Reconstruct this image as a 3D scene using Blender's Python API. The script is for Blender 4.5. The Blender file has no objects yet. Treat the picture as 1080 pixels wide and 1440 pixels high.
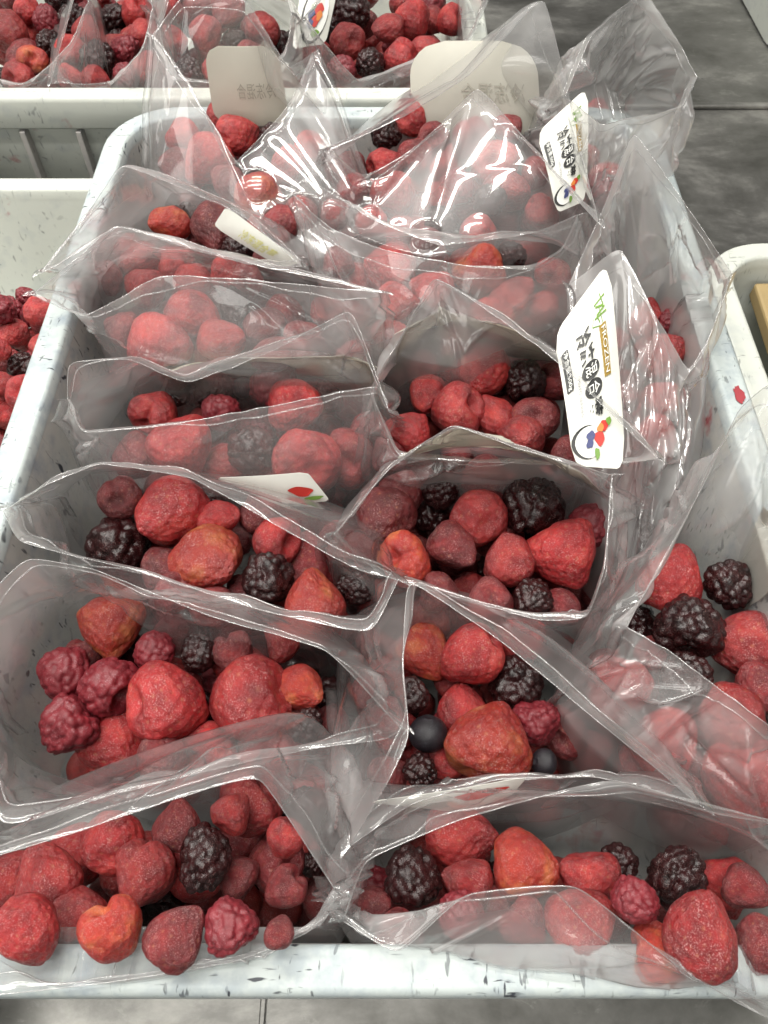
import bpy, bmesh, math, random
import numpy as np
from mathutils import Vector, noise as mnoise

random.seed(7); np.random.seed(7)
SC = bpy.context.scene
COL = SC.collection
R = 0.14            # height of the tray rims above the table
H = 0.333           # camera above the rims
PITCH = math.radians(55.8)
FPX = 1130.0        # focal length in pixels of the 1080 x 1440 photograph

# ------------------------------------------------------------------ camera, world, lamps, exposure
cam = bpy.data.cameras.new('camera'); camo = bpy.data.objects.new('camera', cam); COL.objects.link(camo)
camo.location = (0, 0, R + H); camo.rotation_euler = (math.pi/2 - PITCH, 0, 0)
cam.sensor_fit = 'VERTICAL'; cam.angle = 2*math.atan(720/FPX); cam.clip_start = 0.01; cam.clip_end = 50
cam.dof.use_dof = True; cam.dof.focus_distance = 0.40; cam.dof.aperture_fstop = 22
SC.camera = camo
w = bpy.data.worlds.new('World'); SC.world = w; w.use_nodes = True
w.node_tree.nodes['Background'].inputs[0].default_value = (0.86, 0.85, 0.80, 1)
w.node_tree.nodes['Background'].inputs[1].default_value = 0.07
def area_lamp(name, loc, sx, sy, power, rot=(0, 0, 0)):
    l = bpy.data.lights.new(name, 'AREA'); l.shape = 'RECTANGLE'; l.size = sx; l.size_y = sy; l.energy = power
    l.color = (1.0, 0.975, 0.92)
    o = bpy.data.objects.new(name, l); COL.objects.link(o); o.location = loc; o.rotation_euler = rot
    return o
for lx, ly, pw in ((-.22, -.45, 24), (-.22, .25, 26), (-.22, .95, 28), (-.22, 1.75, 24), (-1.55, .25, 16), (-1.55, 1.20, 16)):
    area_lamp('ceiling_tube_lamp', (lx, ly, 2.1), 1.25, 0.16, pw)
# unseen panels added for film reflections, behind the camera and at the left
for wx in (-1.7, -.1, 1.5):
    area_lamp('reflection_panel_light', (wx, -2.4, 1.25), 1.0, 1.1, 13, (math.radians(90), 0, 0))
for wy in (-.6, .9, 2.4):
    area_lamp('reflection_panel_light', (-2.6, wy, 1.25), 1.1, 1.0, 13, (0, math.radians(-90), 0))
SC.view_settings.view_transform = 'Standard'; SC.view_settings.look = 'None'
SC.view_settings.exposure = -0.08; SC.view_settings.gamma = 1.0; SC.view_settings.use_curve_mapping = False
cy = SC.cycles
cy.use_denoising = True; cy.use_adaptive_sampling = True; cy.adaptive_threshold = .035; cy.max_bounces = 6; cy.transparent_max_bounces = 32
cy.diffuse_bounces = 2; cy.glossy_bounces = 2; cy.transmission_bounces = 6
cy.caustics_reflective = False; cy.caustics_refractive = False; cy.sample_clamp_indirect = 4.0

# ------------------------------------------------------------------ helpers
CT, ST = math.cos(PITCH), math.sin(PITCH)
def ray(px, py):
    a, b = (px-540)/FPX, (py-720)/FPX
    return np.array([a, CT - b*ST, -ST - b*CT])
CAM = np.array([0, 0, R+H])
def at(px, py, h):
    """point of the place seen at a pixel of the photo, h metres above the rims"""
    d = ray(px, py); t = (h - H)/d[2]
    return CAM + d*t
def at_depth(px, py, t): return CAM + ray(px, py)*t
def project(p):
    v = np.asarray(p) - CAM
    f = v[1]*CT - v[2]*ST; u = v[1]*ST + v[2]*CT
    return 540 + FPX*v[0]/f, 720 - FPX*u/f

def tag(o, label=None, cat=None, group=None, kind=None):
    if label: o['label'] = label
    if cat: o['category'] = cat
    if group: o['group'] = group
    if kind: o['kind'] = kind
    return o
def link(name, me, mat=None, parent=None):
    o = bpy.data.objects.new(name, me); COL.objects.link(o)
    if mat is not None:
        me.materials.clear(); me.materials.append(mat)
    if parent is not None: o.parent = parent
    return o
def mesh(name, verts, faces, smooth=True):
    me = bpy.data.meshes.new(name)
    me.from_pydata([tuple(map(float, v)) for v in verts], [], faces)
    if smooth: me.polygons.foreach_set('use_smooth', [True]*len(me.polygons))
    me.update(); return me
def empty(name, loc=(0, 0, 0)):
    o = bpy.data.objects.new(name, None); COL.objects.link(o); o.location = tuple(loc); o.empty_display_size = .02
    return o
def shift(verts, loc): return [np.asarray(v) - np.asarray(loc) for v in verts]

# ------------------------------------------------------------------ materials
class NT:
    def __init__(self, name):
        self.m = bpy.data.materials.new(name); self.m.use_nodes = True
        self.t = self.m.node_tree; self.t.nodes.clear()
        self.out = self.n('ShaderNodeOutputMaterial')
    def n(self, typ, **kw):
        nd = self.t.nodes.new(typ)
        for k, v in kw.items():
            if k.startswith('_'): setattr(nd, k[1:], v)
        return nd
    def l(self, a, b): self.t.links.new(a, b)
    def coord(self, kind='Object'):
        return self.n('ShaderNodeTexCoord').outputs[kind]
    def noise(self, vec, scale, detail=4, rough=.55, dist=0):
        nd = self.n('ShaderNodeTexNoise'); nd.inputs['Scale'].default_value = scale
        nd.inputs['Detail'].default_value = detail; nd.inputs['Roughness'].default_value = rough
        nd.inputs['Distortion'].default_value = dist
        if vec is not None: self.l(vec, nd.inputs['Vector'])
        return nd.outputs['Fac']
    def ramp(self, fac, stops):
        nd = self.n('ShaderNodeValToRGB'); e = nd.color_ramp.elements
        while len(e) < len(stops): e.new(0.5)
        for el, (p, c) in zip(e, stops):
            el.position = p; el.color = c if len(c) == 4 else (*c, 1)
        self.l(fac, nd.inputs[0]); return nd.outputs[0]
    def mix(self, fac, a, b, mode='MIX'):
        nd = self.n('ShaderNodeMix', _data_type='RGBA', _blend_type=mode)
        for s, v in ((nd.inputs[0], fac), (nd.inputs[6], a), (nd.inputs[7], b)):
            if hasattr(v, 'is_linked'): self.l(v, s)
            else: s.default_value = v if not isinstance(v, tuple) else ((*v, 1) if len(v) == 3 else v)
        return nd.outputs[2]
    def math(self, op, a, b=None, clamp=False):
        nd = self.n('ShaderNodeMath', _operation=op, _use_clamp=clamp)
        for s, v in ((nd.inputs[0], a), (nd.inputs[1], b)):
            if v is None: continue
            if hasattr(v, 'is_linked'): self.l(v, s)
            else: s.default_value = v
        return nd.outputs[0]
    def scalevec(self, vec, s):
        nd = self.n('ShaderNodeMapping'); nd.inputs['Scale'].default_value = s
        self.l(vec, nd.inputs['Vector']); return nd.outputs[0]
    def bump(self, h, strength, dist=.001):
        nd = self.n('ShaderNodeBump'); nd.inputs['Strength'].default_value = strength
        nd.inputs['Distance'].default_value = dist; self.l(h, nd.inputs['Height']); return nd.outputs[0]
    def principled(self, color, rough, normal=None, **kw):
        p = self.n('ShaderNodeBsdfPrincipled')
        for s, v in ((p.inputs['Base Color'], color), (p.inputs['Roughness'], rough)):
            if hasattr(v, 'is_linked'): self.l(v, s)
            else: s.default_value = (*v, 1) if isinstance(v, tuple) else v
        if normal is not None: self.l(normal, p.inputs['Normal'])
        for k, v in kw.items():
            s = p.inputs[k.replace('_', ' ')]
            if hasattr(v, 'is_linked'): self.l(v, s)
            else: s.default_value = v
        self.l(p.outputs[0], self.out.inputs[0]); return p

def berry_coords(g, scale=1.0):
    """object coordinates shifted by a per-object random, so that copies differ"""
    inf = g.n('ShaderNodeObjectInfo'); c = g.coord('Object')
    add = g.n('ShaderNodeVectorMath', _operation='ADD')
    mul = g.n('ShaderNodeVectorMath', _operation='SCALE')
    g.l(inf.outputs['Random'], mul.inputs[0]); mul.inputs['Scale'].default_value = 37.0
    g.l(c if scale == 1.0 else g.scalevec(c, (scale,)*3), add.inputs[0]); g.l(mul.outputs[0], add.inputs[1])
    return add.outputs[0], inf.outputs['Random'], c

def mat_strawberry(name, deep, mid, pale, frost=.50, scale=1.0):
    g = NT(name); v, rnd, c = berry_coords(g, scale)
    big = g.noise(v, 1.3, 3)
    col = g.ramp(big, [(.32, deep), (.52, mid), (.72, pale)])
    mott = g.noise(v, 9, 3)
    col = g.mix(g.math('MULTIPLY', g.ramp(mott, [(.35, (0, 0, 0)), (.7, (1, 1, 1))]), .35), col, tuple(x*.55 for x in deep))
    hs = g.n('ShaderNodeHueSaturation'); g.l(col, hs.inputs['Color'])
    g.l(g.math('MULTIPLY_ADD', rnd, .55), hs.inputs['Value'])
    hs.inputs['Value'].links[0].from_node.inputs[2].default_value = .72
    col = hs.outputs[0]
    at_ = g.n('ShaderNodeAttribute'); at_.attribute_name = 'seed'
    col = g.mix(g.math('MULTIPLY', at_.outputs['Fac'], .6), col, (.48, .22, .11))
    fr = g.noise(v, 24, 3, .75)
    frm = g.noise(v, 1.9, 2)
    f = g.math('MULTIPLY', g.ramp(fr, [(.53, (0, 0, 0)), (.66, (1, 1, 1))]), g.ramp(frm, [(.33, (.12, .12, .12)), (.62, (1, 1, 1))]))
    col = g.mix(g.math('MULTIPLY_ADD', f, frost), col, (.74, .50, .48))
    for q in g.t.nodes:
        if q.type == 'MATH' and q.operation == 'MULTIPLY_ADD' and abs(q.inputs[1].default_value-frost) < 1e-6: q.inputs[2].default_value = .015
    nrm = g.bump(g.math('ADD', g.noise(v, 21, 4, .7), g.math('MULTIPLY', fr, .6)), .62, .0012)
    p = g.principled(col, .34, nrm)
    return g.m
M = {}
M['s'] = mat_strawberry('strawberry_red', (.19, .005, .008), (.36, .012, .015), (.50, .042, .034), .50)
M['o'] = mat_strawberry('strawberry_orange', (.30, .011, .010), (.42, .030, .014), (.58, .16, .045), .45)
M['d'] = mat_strawberry('strawberry_dark', (.095, .004, .007), (.18, .008, .012), (.28, .018, .020), .54)
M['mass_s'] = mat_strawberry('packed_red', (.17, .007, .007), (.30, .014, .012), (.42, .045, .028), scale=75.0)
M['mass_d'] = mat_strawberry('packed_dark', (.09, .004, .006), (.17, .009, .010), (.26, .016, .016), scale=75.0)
def mat_drupe(name, a, b, frost, rough, frostcol):
    g = NT(name); v, rnd, c = berry_coords(g)
    col = g.ramp(g.noise(v, 2.4, 3), [(.3, a), (.7, b)])
    pit = g.n('ShaderNodeAttribute'); pit.attribute_name = 'seed'
    col = g.mix(g.math('MULTIPLY', pit.outputs['Fac'], .3), col, b)
    fr = g.noise(v, 22, 2, .7)
    frm = g.noise(v, 2.1, 2)
    f = g.math('MULTIPLY', g.ramp(fr, [(.55, (0, 0, 0)), (.72, (1, 1, 1))]), g.ramp(frm, [(.35, (.1, .1, .1)), (.65, (1, 1, 1))]))
    col = g.mix(g.math('MULTIPLY', f, frost), col, frostcol)
    g.principled(col, rough, g.bump(fr, .35, .0008))
    return g.m
M['r'] = mat_drupe('raspberry_red', (.12, .007, .012), (.21, .016, .024), .5, .45, (.58, .36, .40))
M['b'] = mat_drupe('blackberry_black', (.006, .003, .003), (.034, .006, .007), .34, .24, (.34, .22, .20))
M['u'] = mat_drupe('blueberry_black', (.006, .005, .007), (.014, .011, .015), .3, .40, (.3, .3, .36))

def mat_plastic(name, base, dirt=1.0, red=.0, mottle=0):
    g = NT(name); c = g.coord('Object')
    cloud = g.noise(c, 7, 2)
    col = g.ramp(cloud, [(.3, tuple(x*.94 for x in base)), (.7, base)])
    scr = g.noise(g.scalevec(c, (420, 110, 90)), 1, 2, .5, .3)
    scr2 = g.noise(g.scalevec(c, (110, 420, 90)), 1, 2, .5, .3)
    spots = g.ramp(g.math('MAXIMUM', scr, scr2), [(.65, (0, 0, 0)), (.71, (1, 1, 1))])
    gate = g.ramp(g.noise(c, 22, 3), [(.40, (0, 0, 0)), (.58, (1, 1, 1))])
    f = g.math('MULTIPLY', g.math('MULTIPLY', spots, gate), .8*dirt)
    smudge = g.math('MULTIPLY', g.ramp(g.noise(c, 75, 3, .5), [(.52, (0, 0, 0)), (.74, (1, 1, 1))]), .34*dirt)
    col = g.mix(smudge, col, (.20, .24, .30))
    if mottle:
        mo = g.math('MULTIPLY', g.ramp(g.noise(c, 90, 4, .65), [(.47, (0, 0, 0)), (.66, (1, 1, 1))]), mottle)
        col = g.mix(mo, col, (.17, .22, .29))
    col = g.mix(f, col, (.035, .04, .05))
    if red:
        rs = g.math('MULTIPLY', g.ramp(g.noise(c, 30, 4), [(.66, (0, 0, 0)), (.74, (1, 1, 1))]), red)
        col = g.mix(rs, col, (.35, .05, .06))
    g.principled(col, .55, g.bump(g.noise(c, 90, 4), .12, .001))
    return g.m
M['tray'] = mat_plastic('tray_plastic', (.64, .68, .68), 1.0, .5)
M['basin'] = mat_plastic('basin_plastic_worn_shade', (.47, .47, .44), 1.5, .8, .25)  # scuffed inside; base also darkened to stand in for shade in the tray
M['rim'] = mat_plastic('rim_plastic', (.47, .52, .51), 1.3, .5, .34)
M['tray_back'] = mat_plastic('tray_plastic_cream', (.54, .56, .51), .7, .9)
M['rib'] = mat_plastic('rib_plastic_grimy', (.40, .38, .36), 1.3, 1.0)

def mat_film(name, haze, hz_hi, rough=.06, tint=(.96, .95, .945), f0=.09):
    """thin clear sheet: see-through, a little milky where it is fogged (attribute 'fog'), mirror-like at grazing angles"""
    g = NT(name)
    at_ = g.n('ShaderNodeAttribute'); at_.attribute_name = 'fog'
    fog = g.math('MULTIPLY_ADD', at_.outputs['Fac'], hz_hi-haze); fog.node.inputs[2].default_value = haze
    tr = g.n('ShaderNodeBsdfTransparent'); tr.inputs[0].default_value = (.985, .985, .985, 1)
    df = g.n('ShaderNodeBsdfDiffuse'); df.inputs[0].default_value = (*tint, 1)
    tl = g.n('ShaderNodeBsdfTranslucent'); tl.inputs[0].default_value = (*tint, 1)
    m0 = g.n('ShaderNodeMixShader'); m0.inputs[0].default_value = .5; g.l(df.outputs[0], m0.inputs[1]); g.l(tl.outputs[0], m0.inputs[2])
    m1 = g.n('ShaderNodeMixShader'); g.l(fog, m1.inputs[0]); g.l(tr.outputs[0], m1.inputs[1]); g.l(m0.outputs[0], m1.inputs[2])
    gl = g.n('ShaderNodeBsdfGlossy'); gl.inputs['Roughness'].default_value = rough
    lw = g.n('ShaderNodeLayerWeight'); lw.inputs[0].default_value = .5
    k = g.math('MULTIPLY_ADD', g.math('POWER', lw.outputs['Facing'], 4.2), .80); k.node.inputs[2].default_value = f0; k.node.use_clamp = True
    g2 = g.n('ShaderNodeBsdfGlossy'); g2.inputs['Roughness'].default_value = .30
    mg = g.n('ShaderNodeMixShader'); mg.inputs[0].default_value = .38; g.l(gl.outputs[0], mg.inputs[1]); g.l(g2.outputs[0], mg.inputs[2])
    m2 = g.n('ShaderNodeMixShader'); g.l(k, m2.inputs[0]); g.l(m1.outputs[0], m2.inputs[1]); g.l(mg.outputs[0], m2.inputs[2])
    g.l(m2.outputs[0], g.out.inputs[0])
    return g.m
M['film'] = mat_film('clear_film', .055, .28, f0=.115)
M['film_hazy'] = mat_film('hazy_film', .10, .33, f0=.12)
M['film_foggy'] = mat_film('foggy_film', .16, .48, f0=.14)
M['hem'] = mat_film('film_edge', .16, .16, .16, (.95, .95, .94), .20)
M['seam'] = mat_film('film_seam', .07, .07, .14, (.92, .92, .91), .12)

def flat(name, col, rough=.5):
    g = NT(name); c = g.coord('Object')
    cc = g.ramp(g.noise(c, 60, 3), [(.3, tuple(x*.93 for x in col)), (.7, col)])
    g.principled(cc, rough); return g.m
M['paper'] = flat('label_paper', (.80, .80, .74), .35)
M['paper_back'] = flat('label_paper_back', (.70, .69, .62), .55)
for k in ('paper', 'paper_back'):
    nt = M[k].node_tree; pb = nt.nodes['Principled BSDF']; oo = [q for q in nt.nodes if q.type == 'OUTPUT_MATERIAL'][0]
    tl = nt.nodes.new('ShaderNodeBsdfTranslucent'); tl.inputs[0].default_value = (.85, .82, .72, 1)
    mx = nt.nodes.new('ShaderNodeMixShader'); mx.inputs[0].default_value = .12 if k == 'paper' else .42
    nt.links.new(pb.outputs[0], mx.inputs[1]); nt.links.new(tl.outputs[0], mx.inputs[2]); nt.links.new(mx.outputs[0], oo.inputs[0])
for k, cl in dict(ink=(.012, .012, .012), gold=(.33, .22, .05), white_ink=(.80, .80, .76), green_ink=(.16, .30, .05), yellow_ink=(.55, .52, .08),
                  red_ink=(.50, .03, .02), orange_ink=(.62, .20, .04), blue_ink=(.04, .05, .16), grey_ink=(.30, .30, .30), faint_ink=(.40, .38, .32)).items():
    M[k] = flat(k, cl, .45)
M['stain'] = flat('juice_stain_red', (.34, .05, .06), .4)
M['card'] = flat('ochre_card', (.33, .24, .11), .7)

def mat_steel():
    g = NT('brushed_steel'); c = g.coord('Object')
    br = g.noise(g.scalevec(c, (220, 6, 6)), 1, 4, .6)
    wet = g.noise(g.scalevec(c, (7, 11, 7)), 1, 8, .68, .25)
    col = g.ramp(wet, [(.34, (.15, .147, .135)), (.52, (.27, .265, .25)), (.68, (.50, .49, .46))])
    smear = g.ramp(g.noise(g.scalevec(c, (34, 60, 34)), 1, 7, .75, .4), [(.57, (0, 0, 0)), (.68, (1, 1, 1))])
    col = g.mix(g.math('MULTIPLY', smear, .28), col, (.60, .60, .56))
    rg = g.ramp(wet, [(.3, (.26,)*3), (.7, (.46,)*3)])
    g.principled(col, rg, g.bump(g.math('ADD', g.math('MULTIPLY', br, .12), wet), .06, .002), Metallic=.85)
    return g.m
M['steel'] = mat_steel()

# ------------------------------------------------------------------ the table
def box(x0, x1, y0, y1, z0, z1, bev=.0015):
    bm = bmesh.new(); bmesh.ops.create_cube(bm, size=1)
    for v in bm.verts:
        v.co = ((x0+x1)/2 + v.co.x*(x1-x0), (y0+y1)/2 + v.co.y*(y1-y0), (z0+z1)/2 + v.co.z*(z1-z0))
    if bev: bmesh.ops.bevel(bm, geom=list(bm.edges), offset=bev, segments=2, affect='EDGES', profile=.5)
    me = bpy.data.meshes.new('block'); bm.to_mesh(me); bm.free(); return me
tbl = tag(link('table_top', box(-1.3, 1.5, -.6, 2.4, -.04, 0, .003), M['steel']), kind='structure')
link('raised_seam', box(.20, 1.49, .846, .853, .0003, .005, .0015), M['steel'], tbl)
link('sheet_joint', box(-.062, -.059, -.59, .03, .0003, .0025, .0006), M['steel'], tbl)

# ------------------------------------------------------------------ trays
def rrect(x0, x1, y0, y1, rad, n=10):
    pts = []
    for cx, cy_, a0 in ((x1-rad, y1-rad, 0), (x0+rad, y1-rad, 90), (x0+rad, y0+rad, 180), (x1-rad, y0+rad, 270)):
        for k in range(n+1):
            a = math.radians(a0 + 90*k/n); pts.append((cx+rad*math.cos(a), cy_+rad*math.sin(a)))
    # extra points along the straight sides
    out = []
    for i in range(len(pts)):
        p, q = np.array(pts[i]), np.array(pts[(i+1) % len(pts)])
        m = max(1, int(np.linalg.norm(q-p)/.03))
        for k in range(m): out.append(tuple(p + (q-p)*k/m))
    return out
def tray(label, x0, x1, y0, y1, mat, rad=.052, ribs=None, R=R):
    root = empty('plastic_tray', ((x0+x1)/2, (y0+y1)/2, 0)); tag(root, label, 'tray', 'white plastic trays on the steel table')
    base = rrect(x0, x1, y0, y1, rad)
    cx, cyy = (x0+x1)/2, (y0+y1)/2
    def ring(off, z):
        pts = rrect(x0+off, x1-off, y0+off, y1-off, max(.004, rad-off))
        return pts
    # keep the topology equal: scale the base ring towards the inside by offsetting along its normals
    b = np.array(base); nx = np.roll(b, -1, 0) - np.roll(b, 1, 0); nrm = np.stack([-nx[:, 1], nx[:, 0]], 1)
    nrm /= np.linalg.norm(nrm, axis=1)[:, None]       # points inwards for a counter-clockwise ring
    def loft(prof, closed_bottom):
        V, F_ = [], []; n = len(b)
        for off, z in prof:
            for p in b + nrm*off: V.append((p[0]-cx, p[1]-cyy, z))
        for k in range(len(prof)-1):
            for i in range(n):
                j = (i+1) % n; F_.append((k*n+i, k*n+j, (k+1)*n+j, (k+1)*n+i))
        if closed_bottom: F_.append(tuple((len(prof)-1)*n + i for i in range(n)))
        return mesh('tray_shell', V, F_)
    # outside wall, then the rim, then the inside
    link('outer_wall', loft([(.020, .002), (.010, R-.030), (.0095, R-.027)], False), mat, root)
    link('rim', loft([(.0092, R-.026), (.002, R-.026), (.0006, R-.024), (0, R-.004), (.0006, R-.0016), (.0022, R-.0002), (.0034, R), (.0050, R-.0003), (.0125, R-.0003), (.0142, R), (.0156, R-.0003), (.0168, R-.0018), (.0175, R-.0085)], False), M['rim'] if mat is M['tray'] else mat, root)
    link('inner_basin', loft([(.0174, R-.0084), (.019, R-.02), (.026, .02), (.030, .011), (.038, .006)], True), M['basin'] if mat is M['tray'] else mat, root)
    if ribs:
        for (rx, ry, ax) in ribs:
            me = box(-.0022, .0022, -.010, .0, -(R-.034), 0, .0006) if ax == 'y' else box(-.010, 0, -.0022, .0022, -(R-.034), 0, .0006)
            o = link('rib', me, M['rib'], root); o.location = (rx-cx, ry-cyy, R-.028)
    return root
TX, TY0, TY1 = .205, .018, .602
tray('large white tray holding the two columns of open berry pouches', -TX, TX, TY0, TY1, M['tray'])
tray('white tray at the top edge behind the filled tray, its ribbed wall showing', -.53, .088, .612, 1.02, M['tray_back'], .05,
     [(x, .6225, 'y') for x in (-.38, -.335, -.29, -.245, -.20, -.155)])
tray('white tray at the left edge with loose berries on its floor', -.62, -.1975, -.07, .556, M['tray_back'], .02, R=R-.030)
tray('white tray cut off by the right edge, ochre board inside', .2090, .62, -.10, .455, M['tray_back'], .045, R=R-.012)
tray('white tray corner cut off at the upper right of the table', .428, .85, .94, 1.4, M['tray_back'])
c = link('board', box(-.165, .165, -.16, .16, -.006, .006, .002), M['card'])
c.location = (.414, .272, .096); c.rotation_euler = (math.radians(4), 0, 0)
tag(c, 'ochre yellow board lying inside the tray at the right edge', 'board')

# ------------------------------------------------------------------ berries: shared meshes
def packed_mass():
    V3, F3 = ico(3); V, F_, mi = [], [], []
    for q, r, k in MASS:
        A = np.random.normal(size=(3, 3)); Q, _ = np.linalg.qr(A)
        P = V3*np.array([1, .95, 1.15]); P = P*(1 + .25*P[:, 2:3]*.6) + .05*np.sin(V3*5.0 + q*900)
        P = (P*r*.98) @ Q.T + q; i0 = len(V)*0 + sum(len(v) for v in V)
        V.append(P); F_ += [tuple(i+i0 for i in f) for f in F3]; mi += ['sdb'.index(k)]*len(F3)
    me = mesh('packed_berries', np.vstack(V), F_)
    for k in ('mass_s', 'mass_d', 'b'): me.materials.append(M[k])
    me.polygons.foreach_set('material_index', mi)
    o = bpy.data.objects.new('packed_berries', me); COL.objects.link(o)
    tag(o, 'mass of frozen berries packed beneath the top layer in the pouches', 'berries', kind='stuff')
def fib(n):
    i = np.arange(n)+.5; ph = np.arccos(1-2*i/n); th = math.pi*(1+5**.5)*i
    return np.stack([np.cos(th)*np.sin(ph), np.sin(th)*np.sin(ph), np.cos(ph)], 1)
def ico(sub):
    bm = bmesh.new(); bmesh.ops.create_icosphere(bm, subdivisions=sub, radius=1)
    V = np.array([v.co[:] for v in bm.verts]); F_ = [tuple(v.index for v in f.verts) for f in bm.faces]; bm.free()
    V /= np.linalg.norm(V, axis=1)[:, None]
    return V, F_
IV, IF = ico(6)
IV5, IF5 = ico(5)
def lownoise(V, f, seed):
    off = Vector((seed*3.7, seed*1.3, seed*5.1))
    return np.array([mnoise.noise(Vector(v)*f + off) for v in V])
def finish(name, V, F_, seed):
    V = V - (V.max(0)+V.min(0))/2
    V = V/(np.abs(V).max())
    me = mesh(name, V, F_)
    a = me.attributes.new('seed', 'FLOAT', 'POINT'); a.data.foreach_set('value', seed.astype(np.float32))
    return me
def straw_mesh(k):
    rs = np.random.RandomState(100+k)
    V = IV5; z = V[:, 2]; ln = lownoise(V, 1.1, k)
    ln2 = lownoise(V, 2.3, k+20)
    length = rs.uniform(1.0, 1.3); taper = rs.uniform(.28, .55)
    rad = 1 + taper*(z*.75) - .10*z*z
    P = np.stack([V[:, 0]*rad, V[:, 1]*rad*rs.uniform(.84, 1.0), z*length], 1)
    P *= (1 + .13*ln + .05*ln2)[:, None]
    # hulled top: a dip in the shoulder
    top = np.exp(-((V[:, 0]-rs.uniform(-.1, .1))**2 + V[:, 1]**2)/.09)*(z > 0)
    P[:, 2] -= top*rs.uniform(.18, .5)
    if k % 4 == 1:      # a cleft running down from the top
        cl = np.exp(-(V[:, 0]/.16)**2)*np.clip(z+.2, 0, 1)*(V[:, 1] > -.3); P *= (1-.22*cl)[:, None]
    S = fib(165); S = S + rs.normal(0, .02, S.shape); S /= np.linalg.norm(S, axis=1)[:, None]
    d2 = np.full(len(V), 9.0)
    for s in S: d2 = np.minimum(d2, ((V-s)**2).sum(1))
    d = np.sqrt(d2)
    P *= (1 - .072*np.exp(-(d/.064)**2) + .045*np.exp(-(d/.026)**2))[:, None]
    return finish('strawberry_body', P, IF5, np.clip(1-d/.034, 0, 1))
def drupe_mesh(name, k, n, elong, amp, hollow):
    rs = np.random.RandomState(300+k+n)
    V = IV5
    S = fib(n) + rs.normal(0, .075, (n, 3)); S /= np.linalg.norm(S, axis=1)[:, None]
    sz = rs.uniform(.78, 1.22, n); h = rs.uniform(.75, 1.2, n)
    D = np.stack([np.sqrt(((V-s)**2).sum(1))/q for s, q in zip(S, sz)], 0)
    i = D.argmin(0); d = D.min(0); dr = 2.35/math.sqrt(n)
    dome = np.sqrt(np.clip(1-(d/dr)**2, 0, 1))*h[i]
    z = V[:, 2]
    P = V*(1-amp + amp*dome)[:, None]*(1 + .13*lownoise(V, 1.3, k+7))[:, None]
    P[:, :2] *= (1 + .16*z)[:, None]; P[:, 2] *= elong
    if hollow:
        top = np.exp(-(V[:, 0]**2+V[:, 1]**2)/.14)*(z > 0); P[:, 2] -= top*hollow
    return finish(name, P, IF5, np.clip(1-dome*1.15, 0, 1))
def blue_mesh():
    V = IV5; z = V[:, 2]; rr = np.hypot(V[:, 0], V[:, 1])
    P = V*(1+.03*lownoise(V, 1.5, 3))[:, None]; P[:, 2] *= .88
    P[:, 2] += (z > 0)*(.05*np.exp(-((rr-.26)/.06)**2) - .07*np.exp(-(rr/.2)**2))
    return finish('blueberry_body', P, IF5, np.zeros(len(V)))
SM = [straw_mesh(k) for k in range(8)]
RM = [drupe_mesh('raspberry_body', k, 128+4*k, (1.08, .95, 1.2, 1.0)[k], .13, (.12, .6, .05, .3)[k]) for k in range(4)]
BM = [drupe_mesh('blackberry_body', k+5, 92+5*k, (1.18, 1.0, 1.3, 1.1)[k], .20, (.05, .3, 0, .1)[k]) for k in range(4)]
UM = [blue_mesh()]
KIND = {'s': ('frozen_strawberry', 'strawberry', SM), 'o': ('frozen_strawberry', 'strawberry', SM), 'd': ('frozen_strawberry', 'strawberry', SM),
        'r': ('frozen_raspberry', 'raspberry', RM), 'b': ('frozen_blackberry', 'blackberry', BM), 'u': ('frozen_blueberry', 'blueberry', UM)}
COUNT = [0]
def put_berry(kind, p, rad):
    nm, cat, ms = KIND[kind]
    me = ms[COUNT[0] % len(ms)]; COUNT[0] += 1
    o = bpy.data.objects.new(nm, me); COL.objects.link(o)
    if not me.materials: me.materials.append(M['s'])
    o.material_slots[0].link = 'OBJECT'; o.material_slots[0].material = M[kind]
    s = rad*(.98 if kind == 'b' else 1.09)*random.uniform(.96, 1.06)
    o.location = p; o.scale = (s*random.uniform(.95, 1.05), s, s*random.uniform(.95, 1.05))
    if kind in 'sod':
        # lie on the side: axis mostly across the view
        o.rotation_euler = (random.uniform(.6, 2.4)*random.choice((-1, 1)), random.uniform(-.5, .5), random.uniform(0, 6.28))
    else:
        o.rotation_euler = (random.uniform(0, 6.28), random.uniform(0, 6.28), random.uniform(0, 6.28))
    return o
_o = 'second third fourth fifth sixth seventh eighth ninth tenth eleventh twelfth thirteenth fourteenth fifteenth sixteenth seventeenth eighteenth nineteenth twentieth'.split()
ORD = ['leftmost'] + [q + ' from left' for q in _o + ['twenty-' + q for q in ['first'] + _o[:8]]]
ADJ = {'s': 'frosted red', 'o': 'orange red', 'd': 'dark red', 'r': 'pinkish red', 'b': 'black', 'u': 'smooth black'}
FLOOR = .008
HIDDEN, ALL, MASS = [], [], []
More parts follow.
